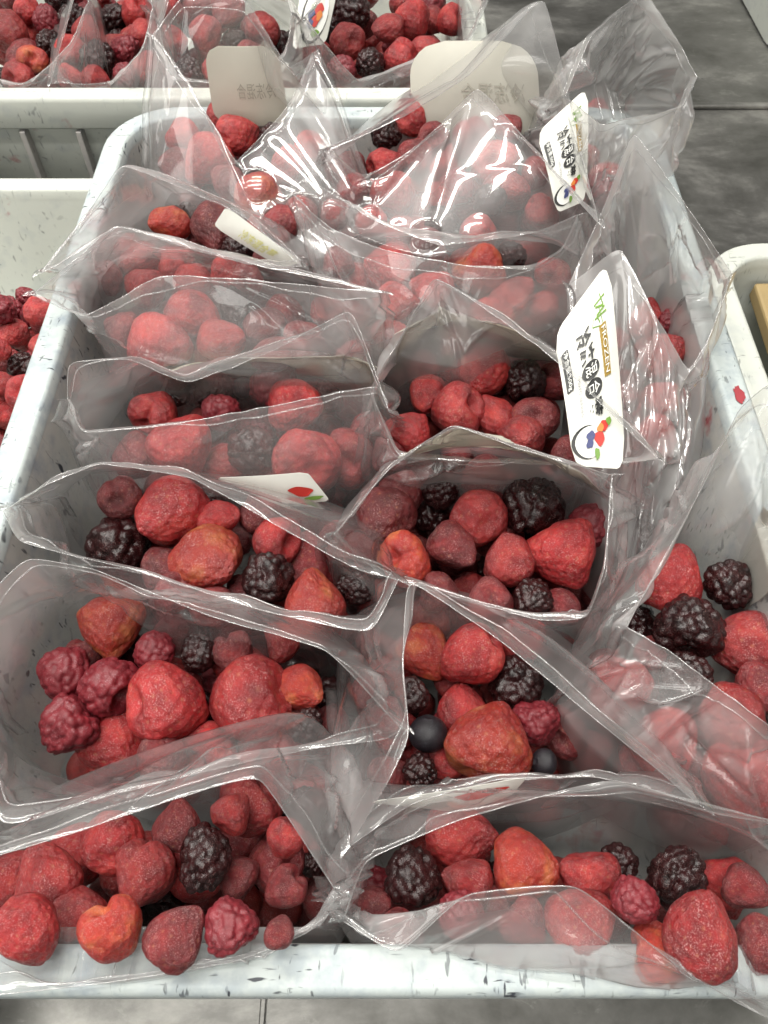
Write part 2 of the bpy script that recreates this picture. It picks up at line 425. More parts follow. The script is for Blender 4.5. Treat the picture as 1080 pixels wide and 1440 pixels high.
def drop_unseen():
    """take away the buried berries of which the photo shows nothing, and name the others in order"""
    C = np.array([q for q, r_ in ALL]); Rd = np.array([r_ for q, r_ in ALL])
    for cat, plural, where, L_ in HIDDEN:
        keep = []
        for k, p, o, _ in L_:
            px, py = project(p); r0 = o.scale[1]*.85; seen = 0
            f = np.cross(p-CAM, [1, 0, 0]); f /= np.linalg.norm(f)
            for a in range(12):
                for q in (.35, .85):
                    tgt = p + r0*q*(math.cos(a*.5236)*np.array([1, 0, 0]) + math.sin(a*.5236)*f)
                    d = tgt - CAM; dist = np.linalg.norm(d); d = d/dist
                    x, y = project(tgt)
                    if not (0 < x < 1080 and 0 < y < 1440): continue
                    v = C - CAM; tt = v @ d; perp = np.linalg.norm(v - tt[:, None]*d, axis=1)
                    if not ((perp < Rd*.88) & (tt < dist-.012) & (np.linalg.norm(C-p, axis=1) > 1e-6)).any(): seen += 1
            if seen >= 2: keep.append((k, p, o))
            else: bpy.data.objects.remove(o)
        keep.sort(key=lambda r_: project(r_[1])[0])
        for i, (k, p, o) in enumerate(keep):
            pos = 'only' if len(keep) == 1 else (ORD[i] if i < len(keep)-1 else 'rightmost').replace(' ', '-')
            tag(o, f'{pos} {cat} half buried in {where}', cat, f'half buried {plural} in {where}')
def pile(items, where, h0, fill=6, spread=(0, 0), fill_mix='ssdsrbsd'):
    """items: (kind, px, py, size_px) front first. Each stands on its pixel's sight line; one that would run into an earlier one lies deeper."""
    put = []   # (centre, radius)
    recs = []
    def place(kind, px, py, size, h, shown):
        d = ray(px, py); t = (h-H)/d[2]
        for _ in range(200):
            p = CAM + d*t; r = size/2*t/FPX
            if p[2] - r < FLOOR: return False
            ok = all(np.linalg.norm(p-q) > .86*(r+s) for q, s in put)
            if ok: break
            t += .0015
        else: return False
        put.append((p, r)); o = put_berry(kind, p, r); recs.append((kind, p, o, shown)); return True
    for it in items:
        k, x, y, s = it[:4]; h = it[4] if len(it) > 4 else h0
        place(k, x, y, s, h, True)
    base = list(recs)
    tries = 0; n = 0
    fill *= 2
    while n < fill and tries < 420:
        tries += 1
        pa, pb = random.choice(base)[1], random.choice(base)[1]; f_ = random.random()
        q = pa*f_ + pb*(1-f_) + np.array([random.uniform(-.008, .008), random.uniform(-.008, .012), -random.uniform(.012, .075)])
        if q[2] < .03: q[2] = random.uniform(.022, .04)
        if where.endswith('left pouch') or where.endswith('right pouch') or 'side' in where:
            q[0] = min(max(q[0], -.162), .162); q[1] = min(max(q[1], .060), .562)
        px, py = project(q)
        r = random.uniform(.0115, .0145)
        if all(np.linalg.norm(q-c_) > .88*(r+s_) for c_, s_ in put):
            kk = random.choice(fill_mix); put.append((q, r)); o = put_berry(kk, q, r); recs.append((kk, q, o, False)); n += 1
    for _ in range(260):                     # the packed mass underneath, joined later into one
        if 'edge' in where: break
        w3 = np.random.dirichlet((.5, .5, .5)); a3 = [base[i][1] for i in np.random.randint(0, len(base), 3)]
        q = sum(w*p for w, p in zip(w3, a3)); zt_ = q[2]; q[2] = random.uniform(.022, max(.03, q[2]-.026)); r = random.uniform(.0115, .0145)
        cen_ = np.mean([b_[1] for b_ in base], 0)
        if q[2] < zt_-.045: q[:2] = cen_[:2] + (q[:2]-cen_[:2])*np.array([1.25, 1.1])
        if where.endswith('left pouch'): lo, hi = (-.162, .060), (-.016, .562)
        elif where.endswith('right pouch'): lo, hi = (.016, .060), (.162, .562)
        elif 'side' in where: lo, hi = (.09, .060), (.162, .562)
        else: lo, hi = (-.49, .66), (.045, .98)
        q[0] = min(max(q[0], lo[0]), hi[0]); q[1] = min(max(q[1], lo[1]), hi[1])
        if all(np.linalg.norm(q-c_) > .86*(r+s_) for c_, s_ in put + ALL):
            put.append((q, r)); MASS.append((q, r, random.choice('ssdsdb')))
    for cat in ('strawberry', 'raspberry', 'blackberry', 'blueberry'):
        L_ = [r_ for r_ in recs if r_[3] and KIND[r_[0]][1] == cat]
        L_.sort(key=lambda r_: project(r_[1])[0])
        plural = {'strawberry': 'strawberries', 'raspberry': 'raspberries', 'blackberry': 'blackberries', 'blueberry': 'blueberries'}[cat]
        for i, (k, p, o, _) in enumerate(L_):
            pos = 'only' if len(L_) == 1 else (ORD[i] if i < len(L_)-1 else 'rightmost').replace(' ', '-')
            tag(o, f'{pos} {cat} on top in {where}, {ADJ[k]}', cat, f'{plural} in {where}')
        HIDDEN.append((cat, plural, where, [r_ for r_ in recs if not r_[3] and KIND[r_[0]][1] == cat]))
    ALL.extend(put)
    return put

# ------------------------------------------------------------------ pouches
def spline(pts, n):
    """Catmull-Rom through pts, resampled to n points by arc length (ends kept)"""
    P = np.array(pts, float)
    if len(P) == 2: P = np.array([P[0], (P[0]+P[1])/2, P[1]])
    E = np.vstack([2*P[0]-P[1], P, 2*P[-1]-P[-2]]); out = []
    for i in range(1, len(E)-2):
        for u in np.linspace(0, 1, 24, endpoint=False):
            a, b_, c_, d_ = E[i-1], E[i], E[i+1], E[i+2]
            out.append(.5*(2*b_ + (c_-a)*u + (2*a-5*b_+4*c_-d_)*u*u + (3*b_-3*c_+d_-a)*u**3))
    out.append(P[-1]); out = np.array(out)
    s = np.concatenate([[0], np.cumsum(np.linalg.norm(np.diff(out, axis=0), axis=1))])
    q = np.linspace(0, s[-1], n)
    return np.stack([np.interp(q, s, out[:, k]) for k in range(out.shape[1])], 1)
def taut(pts, n):
    """straight runs between pts with slightly rounded bends, ends kept"""
    P = np.array(pts, float); s = np.concatenate([[0], np.cumsum(np.linalg.norm(np.diff(P, axis=0), axis=1))])
    q = np.linspace(0, s[-1], n); A = np.stack([np.interp(q, s, P[:, k]) for k in range(3)], 1)
    sm = spline(pts, n)
    A = .72*A + .28*sm
    for _ in range(6):
        A[1:-1] = .5*A[1:-1] + .25*(A[:-2]+A[2:])
    return A
def tube(P, rad, closed=False, sides=6):
    P = np.asarray(P); n = len(P); V, F_ = [], []
    for i in range(n):
        a = P[(i-1) % n] if (closed or i > 0) else P[i]; b_ = P[(i+1) % n] if (closed or i < n-1) else P[i]
        t = Vector(b_-a).normalized(); u = t.orthogonal() if abs(t.z) > .95 else t.cross(Vector((0, 0, 1))).normalized()
        u.normalize(); v = t.cross(u)
        for k in range(sides):
            an = 2*math.pi*k/sides; V.append(P[i] + rad*(math.cos(an)*np.array(u) + math.sin(an)*np.array(v)))
    m = n if closed else n-1
    for i in range(m):
        j = (i+1) % n
        for k in range(sides):
            l_ = (k+1) % sides; F_.append((i*sides+k, i*sides+l_, j*sides+l_, j*sides+k))
    return V, F_
NA = 320
NR = 72
POUCH = {}
def pouch(key, label, put, L, B, Rr, F_, dh=(.045, .045), film='film', seed=1, zfloor=.008, bounds=(-.184, .184, .040, .582), wr=1.0, zipgap=.011):
    def pt(p, h): return at(p[0], p[1], p[2] if len(p) > 2 else h)
    hb, hf = dh; hc = (hb+hf)/2
    back = taut([pt(L, hc)] + [pt(p, hb) for p in B] + [pt(Rr, hc)], NA//2+1)
    front = taut([pt(Rr, hc)] + [pt(p, hf) for p in F_] + [pt(L, hc)], NA//2+1)
    mouth = np.vstack([back[:-1], front[:-1]])
    C = np.array([q for q, s in put]); Rd = np.array([s for q, s in put])
    # hull of the berries seen from above
    ph = np.linspace(0, 2*math.pi, 256, endpoint=False)
    D = np.stack([np.cos(ph), np.sin(ph)], 1)
    sup = (C[:, :2] @ D.T + Rd[:, None] + .0045).max(0)
    ker = np.exp(-np.linspace(-2, 2, 25)**2); ker /= ker.sum()
    sup = np.convolve(np.concatenate([sup[-12:], sup, sup[:12]]), ker, 'valid')
    ds = (np.roll(sup, -1) - np.roll(sup, 1))/(2*(ph[1]-ph[0]))
    hull = sup[:, None]*D + ds[:, None]*np.stack([-D[:, 1], D[:, 0]], 1)
    cen = hull.mean(0)
    # sample the hull at the same bearing as the mouth, from left over the back to the right and the front
    idx = (math.pi - np.linspace(0, 2*math.pi, NA, endpoint=False)) % (2*math.pi)
    hx = np.interp(idx, np.append(ph, 2*math.pi), np.append(hull[:, 0], hull[0, 0]))
    hy = np.interp(idx, np.append(ph, 2*math.pi), np.append(hull[:, 1], hull[0, 1]))
    belly = np.stack([hx, hy], 1)
    zt = min(np.percentile(C[:, 2], 75) + .002, R+.03)
    zl = max(zfloor+.004, C[:, 2].min()-Rd.max()*.6)
    rings = []
    n1 = int(NR*.68)
    rs = random.Random(seed)
    for k in range(n1+1):
        u = k/n1
        e = u
        T = np.column_stack([belly, np.full(NA, zt)])
        P = mouth*(1-e) + T*e
        rings.append(P)
    for k in range(1, NR-n1+1):
        u = k/(NR-n1); sc_ = 1 - .22*u**3
        q = cen + (belly-cen)*sc_
        rings.append(np.column_stack([q, np.full(NA, zt + (zl-zt)*u)]))
    G = np.array(rings)                      # NR+1, NA, 3
    # folds: creases that run down the film, sharp rather than wavy
    cx = np.array([*cen, zt])
    out = G - cx; out[:, :, 2] *= .3; out /= np.linalg.norm(out, axis=2)[:, :, None] + 1e-9
    th = np.linspace(0, 2*math.pi, NA, endpoint=False)
    U = np.linspace(0, 1, NR+1)[:, None]*np.ones((1, NA)); TH = np.ones((NR+1, 1))*th[None, :]
    env = np.clip((U-.05)/.14, 0, 1)*np.clip(1-(U-.60)/.25, 0, 1)
    am = np.zeros((NR+1, NA)); fog = np.zeros((NR+1, NA))
    for k in range(NR+1):
        u = k/NR
        for i in range(NA):
            a = th[i]; ca, sa = math.cos(a), math.sin(a)
            v1 = mnoise.noise(Vector((ca*2.4 + .8*u, sa*2.4 - .5*u, u*1.2 + seed*7.3)))
            am[k, i] = .0022*(abs(v1)*2-.4)
            fog[k, i] = .5 + .9*mnoise.noise(Vector((ca*1.3, sa*1.3, u*2.2 + seed*4.7)))
    for q in range(7):                        # a few long folds that break the sheet into flat facets
        t0 = rs.choice((0, math.pi, rs.uniform(0, 6.28), rs.uniform(0, 6.28))); t1 = t0 + rs.uniform(-1.1, 1.1)
        dx, dy = t1-t0, rs.uniform(.35, .62)*3.2; ll = math.hypot(dx, dy)
        ex = (TH-t0+math.pi) % (2*math.pi) - math.pi; ey = U*3.2
        al = (ex*dx+ey*dy)/ll; ac = np.abs(-ex*dy+ey*dx)/ll
        am += rs.choice((-1, 1, 1))*rs.uniform(.003, .0065)*np.clip(1-ac/(rs.uniform(.18, .42)*(.3+.7*np.clip(al/ll, 0, 1))), 0, 1)*np.clip(al/.25, 0, 1)*np.clip((ll-al)/(.3*ll), 0, 1)
    for q in range(int(34*wr)):               # straight sharp creases across the sheet
        t0, u0 = rs.uniform(0, 2*math.pi), rs.uniform(-.02, .3)
        t1, u1 = t0 + rs.uniform(-.9, .9), u0 + rs.uniform(.15, .5)
        dx, dy = (t1-t0), (u1-u0)*3.2; ll = math.hypot(dx, dy)
        ex = (TH-t0+math.pi) % (2*math.pi) - math.pi; ey = (U-u0)*3.2
        al = (ex*dx+ey*dy)/ll; ac = np.abs(-ex*dy+ey*dx)/ll
        wd_ = rs.uniform(.03, .13)*(.35+.65*np.clip(al/ll, 0, 1))
        fade = np.clip(al/.10, 0, 1)*np.clip((ll-al)/(.3*ll), 0, 1)
        am += rs.choice((-1, 1, 1))*rs.uniform(.0012, .0038)*np.clip(1-ac/wd_, 0, 1)*fade
    G += out*(am*env*wr)[:, :, None]
    wob = np.array([mnoise.noise(Vector((math.cos(a)*7, math.sin(a)*7, seed*2.2))) for a in th])
    G[:, :, 2] += (.0007*wob)[None, :]*np.clip(1-U/.25, 0, 1)
    hr = G[0] - cx; hr[:, 2] = 0; hr /= np.linalg.norm(hr, axis=1)[:, None] + 1e-9
    NL = 7; upz = np.array([0, 0, 1.0])
    lipw = np.array([.75 + .5*mnoise.noise(Vector((math.cos(a)*3, math.sin(a)*3, seed*1.7+9))) for a in th])[:, None]
    lip = lambda k: (hr*.0036*max(0, 1-k/NL)**2 - upz*.0052*max(0, 1-k/NL)**3)*lipw
    for k in range(n1):                      # the lip rolls over outwards, its edge staying where it is
        G[k] += lip(k) - lip(0)*(1-k/n1)
    for it in range(3):
        for q, s in zip(C, Rd):              # the film lies over the berries, never through them
            dv = G - q; dist = np.linalg.norm(dv, axis=2)
            inside = (dist < s+.0014)
            inside[:6] = False
            if inside.any():
                o2 = dv.copy(); o2[:, :, 2] *= .25
                hor = G - cx; hor[:, :, 2] = 0; hor /= np.linalg.norm(hor, axis=2)[:, :, None] + 1e-9
                dd = dv*.6/(dist[:, :, None]+1e-9) + hor*.4
                dd /= np.linalg.norm(dd, axis=2)[:, :, None] + 1e-9
                G[inside] += (dd*(s+.0016-dist)[:, :, None])[inside]
        if it < 2:
            S_ = G.copy()
            S_[1:-1] = .8*G[1:-1] + .05*(G[:-2]+G[2:]+np.roll(G, 1, 1)[1:-1]+np.roll(G, -1, 1)[1:-1])
            S_[:3] = G[:3]; G = S_
    if bounds:
        x0, x1, y0, y1 = bounds
        low = G[:, :, 2] < R+.002
        G[:, :, 0] = np.where(low, np.clip(G[:, :, 0], x0, x1), G[:, :, 0]); G[:, :, 1] = np.where(low, np.clip(G[:, :, 1], y0, y1), G[:, :, 1])
    base = np.array([cen[0], cen[1], zl])
    root = empty('berry_pouch', base); tag(root, label, 'pouch', 'clear open pouches of frozen berries')
    V = list(G.reshape(-1, 3)-base); FF = []
    for k in range(NR):
        for i in range(NA):
            j = (i+1) % NA; FF.append((k*NA+i, k*NA+j, (k+1)*NA+j, (k+1)*NA+i))
    V.append(np.zeros(3)); last = len(V)-1
    for i in range(NA): FF.append((NR*NA+i, NR*NA+(i+1) % NA, last))
    fm = mesh('film', V, FF); fa = fm.attributes.new('fog', 'FLOAT', 'POINT')
    fa.data.foreach_set('value', np.append(np.clip(fog, 0, 1).ravel(), .5).astype(np.float32)); link('film', fm, M[film], root)
    V, T_ = tube(G[0]-base, .00020, True, 6); link('mouth_edge', mesh('mouth_edge', V, T_), M['hem'], root)
    # the zip ridge that runs below the mouth
    d01 = np.linalg.norm(G[n1]-G[0], axis=1); fz = np.clip(zipgap/np.maximum(d01, .02), 0, .5)*n1
    k0 = np.floor(fz).astype(int); fr_ = (fz-k0)[:, None]; ii = np.arange(NA)
    zp = G[k0, ii]*(1-fr_) + G[k0+1, ii]*fr_
    V, T_ = tube(zp-base, .00040, True, 8); link('zip_ridge', mesh('zip_ridge', V, T_), M['seam'], root)
    # flat welded seams at both sides
    for i0 in (0, NA//2):
        line = G[:n1+6, i0]; o2 = line - cx; o2[:, 2] *= .2; o2 /= np.linalg.norm(o2, axis=1)[:, None]+1e-9
        wd = .0055
        V = []; T_ = []
        for k in range(len(line)):
            a = line[k]; b_ = line[k] + o2[k]*wd
            side = np.array([-o2[k][1], o2[k][0], 0])*.0002
            V += [a+side-base, b_+side-base, b_-side-base, a-side-base]
        for k in range(len(line)-1):
            q = 4*k
            for e in range(4): T_.append((q+e, q+(e+1) % 4, q+4+(e+1) % 4, q+4+e))
        link('side_seam', mesh('side_seam', V, T_), M['seam'], root)
    POUCH[key] = (root, base, G)
    return root

# ------------------------------------------------------------------ labels on the pouches
class Patch:
    """a bent sheet: corners TL TR BR BL as the print reads, each (px, py, h)"""
    def __init__(self, corners, bulge, key):
        self.c = [at(*p) for p in corners]; self.root, self.base, _ = POUCH[key]
        n = np.cross(self.c[1]-self.c[0], self.c[3]-self.c[0]); n /= np.linalg.norm(n)
        if np.dot(n, CAM-self.c[0]) < 0: n = -n
        self.n = n; self.b = bulge
    def __call__(self, u, v, off=0.0):     # u along the reading direction, v downwards
        a, b_, c_, d = self.c
        p = (a*(1-u)+b_*u)*(1-v) + (d*(1-u)+c_*u)*v
        return p + self.n*(self.b*(1-(2*u-1)**2)*(.35+.65*(1-(2*v-1)**2)) + off) - self.base
    def sheet(self, name, mat, rounded=.18, parent=None, box=(0, 0, 1, 1), off=0.0, thick=.00025, n=18):
        u0, v0, u1, v1 = box; V, F_ = [], []; rr = max(.02, rounded)
        for layer in (0, 1):
            for j in range(n+1):
                for i in range(n+1):
                    s, t = 2*i/n-1, 2*j/n-1
                    e = abs(t)-(1-rr); lim = 1.0 if e <= 0 else 1-rr*.8 + rr*.8*math.sqrt(max(0, 1-(e/rr)**2))
                    V.append(self(u0+(u1-u0)*(s*lim+1)/2, v0+(v1-v0)*(t+1)/2, off - layer*thick))
        m = (n+1)**2
        for j in range(n):
            for i in range(n):
                q = j*(n+1)+i; F_.append((q, q+1, q+n+2, q+n+1)); F_.append((m+q, m+q+n+1, m+q+n+2, m+q+1))
        rim = [i for i in range(n+1)] + [(j+1)*(n+1)-1 for j in range(1, n+1)] + [n*(n+1)+i for i in range(n-1, -1, -1)] + [j*(n+1) for j in range(n-1, 0, -1)]
        k0 = len(V); V += [V[a] for a in rim] + [V[m+a] for a in rim]; nr = len(rim)
        for a in range(nr): F_.append((k0+a, k0+nr+a, k0+nr+(a+1) % nr, k0+(a+1) % nr))
        return link(name, mesh(name, V, F_), mat, parent or self.root)
    def shape(self, name, polys, mat, parent, off=.0005):
        V, F_ = [], []
        for poly in polys:
            i0 = len(V)
            V += [self(u, v, off) for u, v in poly]; F_.append(tuple(range(i0, len(V))))
        return link(name, mesh(name, V, F_, False), mat, parent)
    def text(self, name, s, mat, parent, u, v, w_, h_, off=.0010, bold=.0, shear=0, skew=0):
        cu = bpy.data.curves.new(name, 'FONT'); cu.body = s; cu.size = 1; cu.offset = bold; cu.shear = shear; cu.resolution_u = 3
        o = bpy.data.objects.new(name, cu); COL.objects.link(o)
        dg = bpy.context.evaluated_depsgraph_get(); me = bpy.data.meshes.new_from_object(o.evaluated_get(dg))
        bpy.data.objects.remove(o)
        co = np.array([vv.co[:] for vv in me.vertices])
        if len(co) == 0: return None
        lo, hi = co.min(0), co.max(0)
        for vv in me.vertices:
            a = (vv.co.x-lo[0])/max(1e-6, hi[0]-lo[0]); b_ = (vv.co.y-lo[1])/max(1e-6, hi[1]-lo[1])
            vv.co = Vector(self(u + w_*a, v + h_*(1-b_) + skew*a, off))
        me.name = name
        return link(name, me, mat, parent)
def disc(u, v, ru, rv, n=20, a0=0): return [(u+ru*math.cos(2*math.pi*k/n+a0), v+rv*math.sin(2*math.pi*k/n+a0)) for k in range(n)]
def blob(u, v, ru, rv, seed, n=22):
    return [(u+ru*math.cos(2*math.pi*k/n)*(1+.18*math.sin(3*k/n*6.28+seed)), v+rv*math.sin(2*math.pi*k/n)*(1+.15*math.cos(2*k/n*6.28+seed))) for k in range(n)]
def stroke(pts, wd):
    out = []
    for (a, b_), (c_, d) in zip(pts, pts[1:]):
        dx, dy = c_-a, d-b_; l_ = math.hypot(dx, dy)+1e-9; nx, ny = -dy/l_*wd, dx/l_*wd
        out.append([(a+nx, b_+ny), (c_+nx, d+ny), (c_-nx, d-ny), (a-nx, b_-ny)])
    return out
def printed_label(key, corners, bulge, fruit=True):
    P = Patch(corners, bulge, key)
    lab = P.sheet('label_sticker', M['paper'], .34)
    # green brush-written mark, top left
    P.shape('brush_mark', stroke([(.10, .24), (.18, .20), (.15, .34)], .006) + stroke([(.13, .16), (.135, .36)], .005) + stroke([(.19, .18), (.20, .34), (.25, .30)], .006)
            + stroke([(.22, .16), (.21, .38)], .005) + stroke([(.17, .28), (.27, .25)], .004) + stroke([(.20, .40), (.24, .44), (.29, .20)], .003), M['green_ink'], lab)
    P.sheet('gold_banner', M['gold'], .02, lab, (.27, .20, .55, .33), .0006, .0001, 8)
    P.text('frozen_lettering', 'FROZEN', M['white_ink'], lab, .285, .228, .25, .075, .0013)
    # product name: two plain characters, two in black discs, one plain
    cw = .10; v0 = .42; ch = .26
    P.text('product_lettering', '\u51b7', M['ink'], lab, .20, v0+.06, cw, ch, bold=.03)
    P.text('product_lettering', '\u51bb', M['ink'], lab, .308, v0+.04, cw, ch, bold=.03)
    P.shape('black_disc', [disc(.462, v0+.14, .054, .155)], M['ink'], lab); P.text('product_lettering', '\u6df7', M['white_ink'], lab, .428, v0+.04, .068, .20, .0013)
    P.shape('black_disc', [disc(.572, v0+.12, .054, .155)], M['ink'], lab); P.text('product_lettering', '\u5408', M['white_ink'], lab, .538, v0+.02, .068, .20, .0013)
    P.text('product_lettering', '\u8393', M['ink'], lab, .632, v0-.015, cw, ch, bold=.03)
    P.text('small_lettering', 'MIXED BERRIES', M['grey_ink'], lab, .46, .75, .24, .05)
    P.sheet('weight_banner', M['ink'], .1, lab, (.20, .85, .50, .96), .0006, .0001, 8)
    P.text('weight_lettering', '\u51c0\u542b\u91cf:500g', M['white_ink'], lab, .21, .868, .28, .075, .0013)
    if fruit:
        P.shape('printed_bowl', [disc(.86, .74, .10, .26)], M['ink'], lab, .0004)
        P.shape('printed_bowl_inside', [disc(.862, .70, .092, .235)], M['white_ink'], lab, .0006)
        P.shape('printed_strawberry', [blob(.79, .40, .028, .075, 1), blob(.85, .50, .04, .09, 2)], M['red_ink'], lab, .0008)
        P.shape('printed_orange_fruit', [blob(.80, .48, .022, .06, 4)], M['orange_ink'], lab, .0010)
        P.shape('printed_blueberry', [blob(.83, .66, .028, .07, 3), blob(.875, .68, .026, .07, 5)], M['blue_ink'], lab, .0010)
        P.shape('printed_leaf', [blob(.93, .55, .03, .05, 1), blob(.775, .32, .02, .05, 2)], M['green_ink'], lab, .0012)
    return lab
def film_label(key, f0, f1, d0, d1, mat='paper_back', rounded=.5, smudge=False, side=1, n=22):
    """a sticker on the film itself: f along the mouth (0 left corner, .5 right corner, over the back), d down the film; it follows every bend"""
    root, base, G = POUCH[key]; n1 = int(NR*.68)
    def S(u, v, off):
        def raw(u, v):
            fi = (f0+(f1-f0)*u)*NA; k = min(max((d0+(d1-d0)*v)*n1, 0), NR-1.001)
            i0 = int(math.floor(fi)); a = fi-i0; k0 = int(k); b_ = k-k0
            g = lambda kk, ii: G[kk, ii % NA]
            return (g(k0, i0)*(1-a)+g(k0, i0+1)*a)*(1-b_) + (g(k0+1, i0)*(1-a)+g(k0+1, i0+1)*a)*b_
        p = raw(u, v); e = .03
        nn = np.cross(raw(u+e, v)-p, raw(u, v+e)-p); nn /= np.linalg.norm(nn)+1e-12
        return p + nn*off*side - base
    P = Patch.__new__(Patch); P.root, P.base = root, base
    P.__class__ = type('FilmPatch', (Patch,), {'__call__': lambda self, u, v, off=0.0: S(u, v, off+.0006)})
    lab = P.sheet('label_sticker', M[mat], rounded, n=n)
    if smudge:
        P.shape('show_through_print', [blob(.36, .62, .20, .15, 2)], M['faint_ink'], lab)
        P.shape('show_through_lettering', [disc(.68, .60, .045, .07), disc(.78, .61, .04, .06), disc(.865, .60, .025, .06)], M['faint_ink'], lab)
    return P, lab
def plain_label(key, corners, bulge, rounded=.6, mat='paper_back', smudge=False):
    P = Patch(corners, bulge, key); lab = P.sheet('label_sticker', M[mat], rounded)
    if smudge:
        P.text('show_through_lettering', '\u51b7\u51bb\u6df7\u5408', M['faint_ink'], lab, .88, .42, -.5, .2)
    return P, lab

# ------------------------------------------------------------------ berries and pouches, front row to back row
W_ = {}
def B_(key, where, items, h0, fill, **kw):
    W_[key] = pile(items, where, h0, fill, **kw)

B_('L1', 'the front left pouch', [('s', 40, 1310, 95, .016), ('o', 158, 1312, 86, .016), ('d', 250, 1315, 80, .016), ('r', 322, 1300, 70, .016), ('s', 108, 1285, 78), ('s', 200, 1230, 86), ('b', 290, 1205, 96),
   ('s', 328, 1140, 56), ('s', 160, 1180, 90), ('s', 65, 1235, 90), ('d', 250, 1160, 70), ('s', 15, 1235, 75), ('s', 400, 1180, 52), ('d', 400, 1250, 56), ('d', 395, 1315, 45, .016), ('d', 330, 1230, 60), ('b', 430, 1130, 54, -.05), ('d', 380, 1110, 54, -.05), ('b', 440, 1215, 50, -.05)], -.010, 6)  # deep dark berries at its right are added to darken the centre gap
B_('L2', 'the second left pouch', [('r', 95, 1022, 80), ('s', 160, 1046, 100), ('r', 152, 963, 84), ('r', 92, 950, 70), ('s', 240, 988, 108), ('s', 347, 985, 108), ('s', 392, 1042, 96), ('s', 300, 1046, 84),
   ('o', 157, 885, 86), ('r', 215, 918, 56), ('b', 278, 920, 58), ('o', 425, 970, 66), ('b', 430, 1020, 52), ('d', 225, 1062, 60), ('d', 120, 925, 50), ('s', 400, 900, 60), ('d', 470, 1020, 54, -.06), ('b', 465, 975, 54, -.06), ('d', 330, 920, 60), ('d', 260, 960, 50)], -.030, 6)  # the two deepest berries are put in to darken the gap beside it
B_('L3', 'the third left pouch', [('s', 235, 725, 100), ('b', 168, 766, 96), ('o', 293, 790, 100), ('o', 442, 846, 86), ('b', 375, 815, 84), ('d', 230, 798, 60), ('d', 345, 835, 52), ('s', 385, 760, 70), ('d', 435, 790, 84),
   ('b', 500, 825, 62), ('s', 310, 730, 62), ('d', 365, 720, 60), ('b', 300, 700, 50), ('d', 300, 850, 60), ('d', 170, 700, 56), ('d', 470, 760, 56), ('d', 240, 840, 56)], -.030, 6)
B_('L4', 'the fourth left pouch', [('s', 430, 648, 85), ('s', 487, 645, 78), ('s', 258, 632, 85), ('b', 355, 632, 72), ('s', 320, 655, 70), ('s', 218, 578, 68), ('r', 308, 578, 56), ('s', 412, 574, 70), ('r', 385, 540, 62), ('b', 300, 553, 66), ('b', 250, 553, 50),
   ('u', 341, 545, 30), ('d', 190, 640, 60), ('d', 520, 600, 56), ('b', 460, 560, 54), ('d', 390, 680, 56)], -.028, 6)
B_('L5', 'the fifth left pouch', [('s', 272, 443, 70), ('s', 222, 480, 84), ('s', 315, 477, 62), ('d', 370, 462, 55), ('d', 398, 446, 55), ('d', 425, 482, 56), ('b', 330, 430, 60), ('s', 200, 402, 56), ('b', 480, 470, 55), ('s', 460, 440, 50), ('d', 170, 460, 50), ('d', 380, 500, 56), ('s', 270, 400, 50), ('s', 340, 395, 50), ('d', 500, 505, 50)], -.014, 5)
B_('L6', 'the sixth left pouch', [('o', 235, 314, 54), ('d', 300, 322, 62), ('s', 195, 368, 56), ('s', 180, 350, 40), ('s', 240, 372, 60), ('d', 280, 345, 42), ('b', 335, 350, 48), ('d', 150, 392, 46), ('s', 360, 325, 44), ('d', 130, 370, 42), ('b', 260, 305, 42), ('d', 380, 365, 44), ('s', 320, 385, 44)], -.010, 4)
B_('L7', 'the back left pouch', [('o', 365, 276, 66), ('s', 290, 228, 66), ('s', 335, 190, 60), ('r', 352, 210, 52), ('s', 405, 237, 58), ('b', 385, 195, 46), ('s', 425, 300, 46), ('s', 440, 215, 48), ('b', 440, 255, 48), ('d', 355, 178, 44), ('d', 320, 255, 50), ('s', 262, 195, 48), ('b', 300, 275, 46), ('d', 252, 238, 48), ('s', 470, 300, 44), ('d', 392, 315, 46), ('s', 310, 160, 40), ('d', 470, 250, 44)], .002, 4)
B_('R1', 'the front right pouch', [('s', 985, 1312, 110, .016), ('o', 932, 1345, 82, .016), ('r', 895, 1268, 66, .012), ('s', 820, 1298, 98, -.008), ('b', 955, 1235, 90), ('o', 740, 1218, 86), ('s', 830, 1240, 80), ('s', 655, 1240, 66), ('r', 650, 1285, 62, .0), ('b', 582, 1230, 82), ('s', 650, 1175, 92),
   ('b', 870, 1215, 60), ('d', 690, 1275, 60, -.01), ('d', 560, 1310, 66, -.01), ('d', 740, 1300, 66, -.01), ('d', 520, 1270, 54), ('d', 1070, 1330, 70, .0), ('d', 1050, 1250, 60)], -.015, 6)
B_('R2', 'the second right pouch', [('o', 690, 1040, 116), ('r', 752, 1018, 68), ('s', 625, 1065, 62), ('u', 602, 1032, 52), ('s', 660, 925, 88), ('o', 600, 920, 78), ('s', 597, 873, 66), ('b', 577, 978, 54), ('b', 590, 1082, 60), ('b', 725, 960, 84), ('s', 650, 1000, 72),
   ('d', 790, 1025, 74), ('s', 640, 965, 58), ('s', 730, 900, 70), ('u', 765, 1072, 36), ('d', 548, 1090, 50), ('d', 540, 1010, 50), ('b', 520, 1080, 54, -.06), ('d', 525, 970, 54, -.06), ('d', 830, 1060, 60, -.05), ('d', 520, 900, 50, -.05)], -.028, 6)  # deep dark berries at its left are added as shade for the centre gap
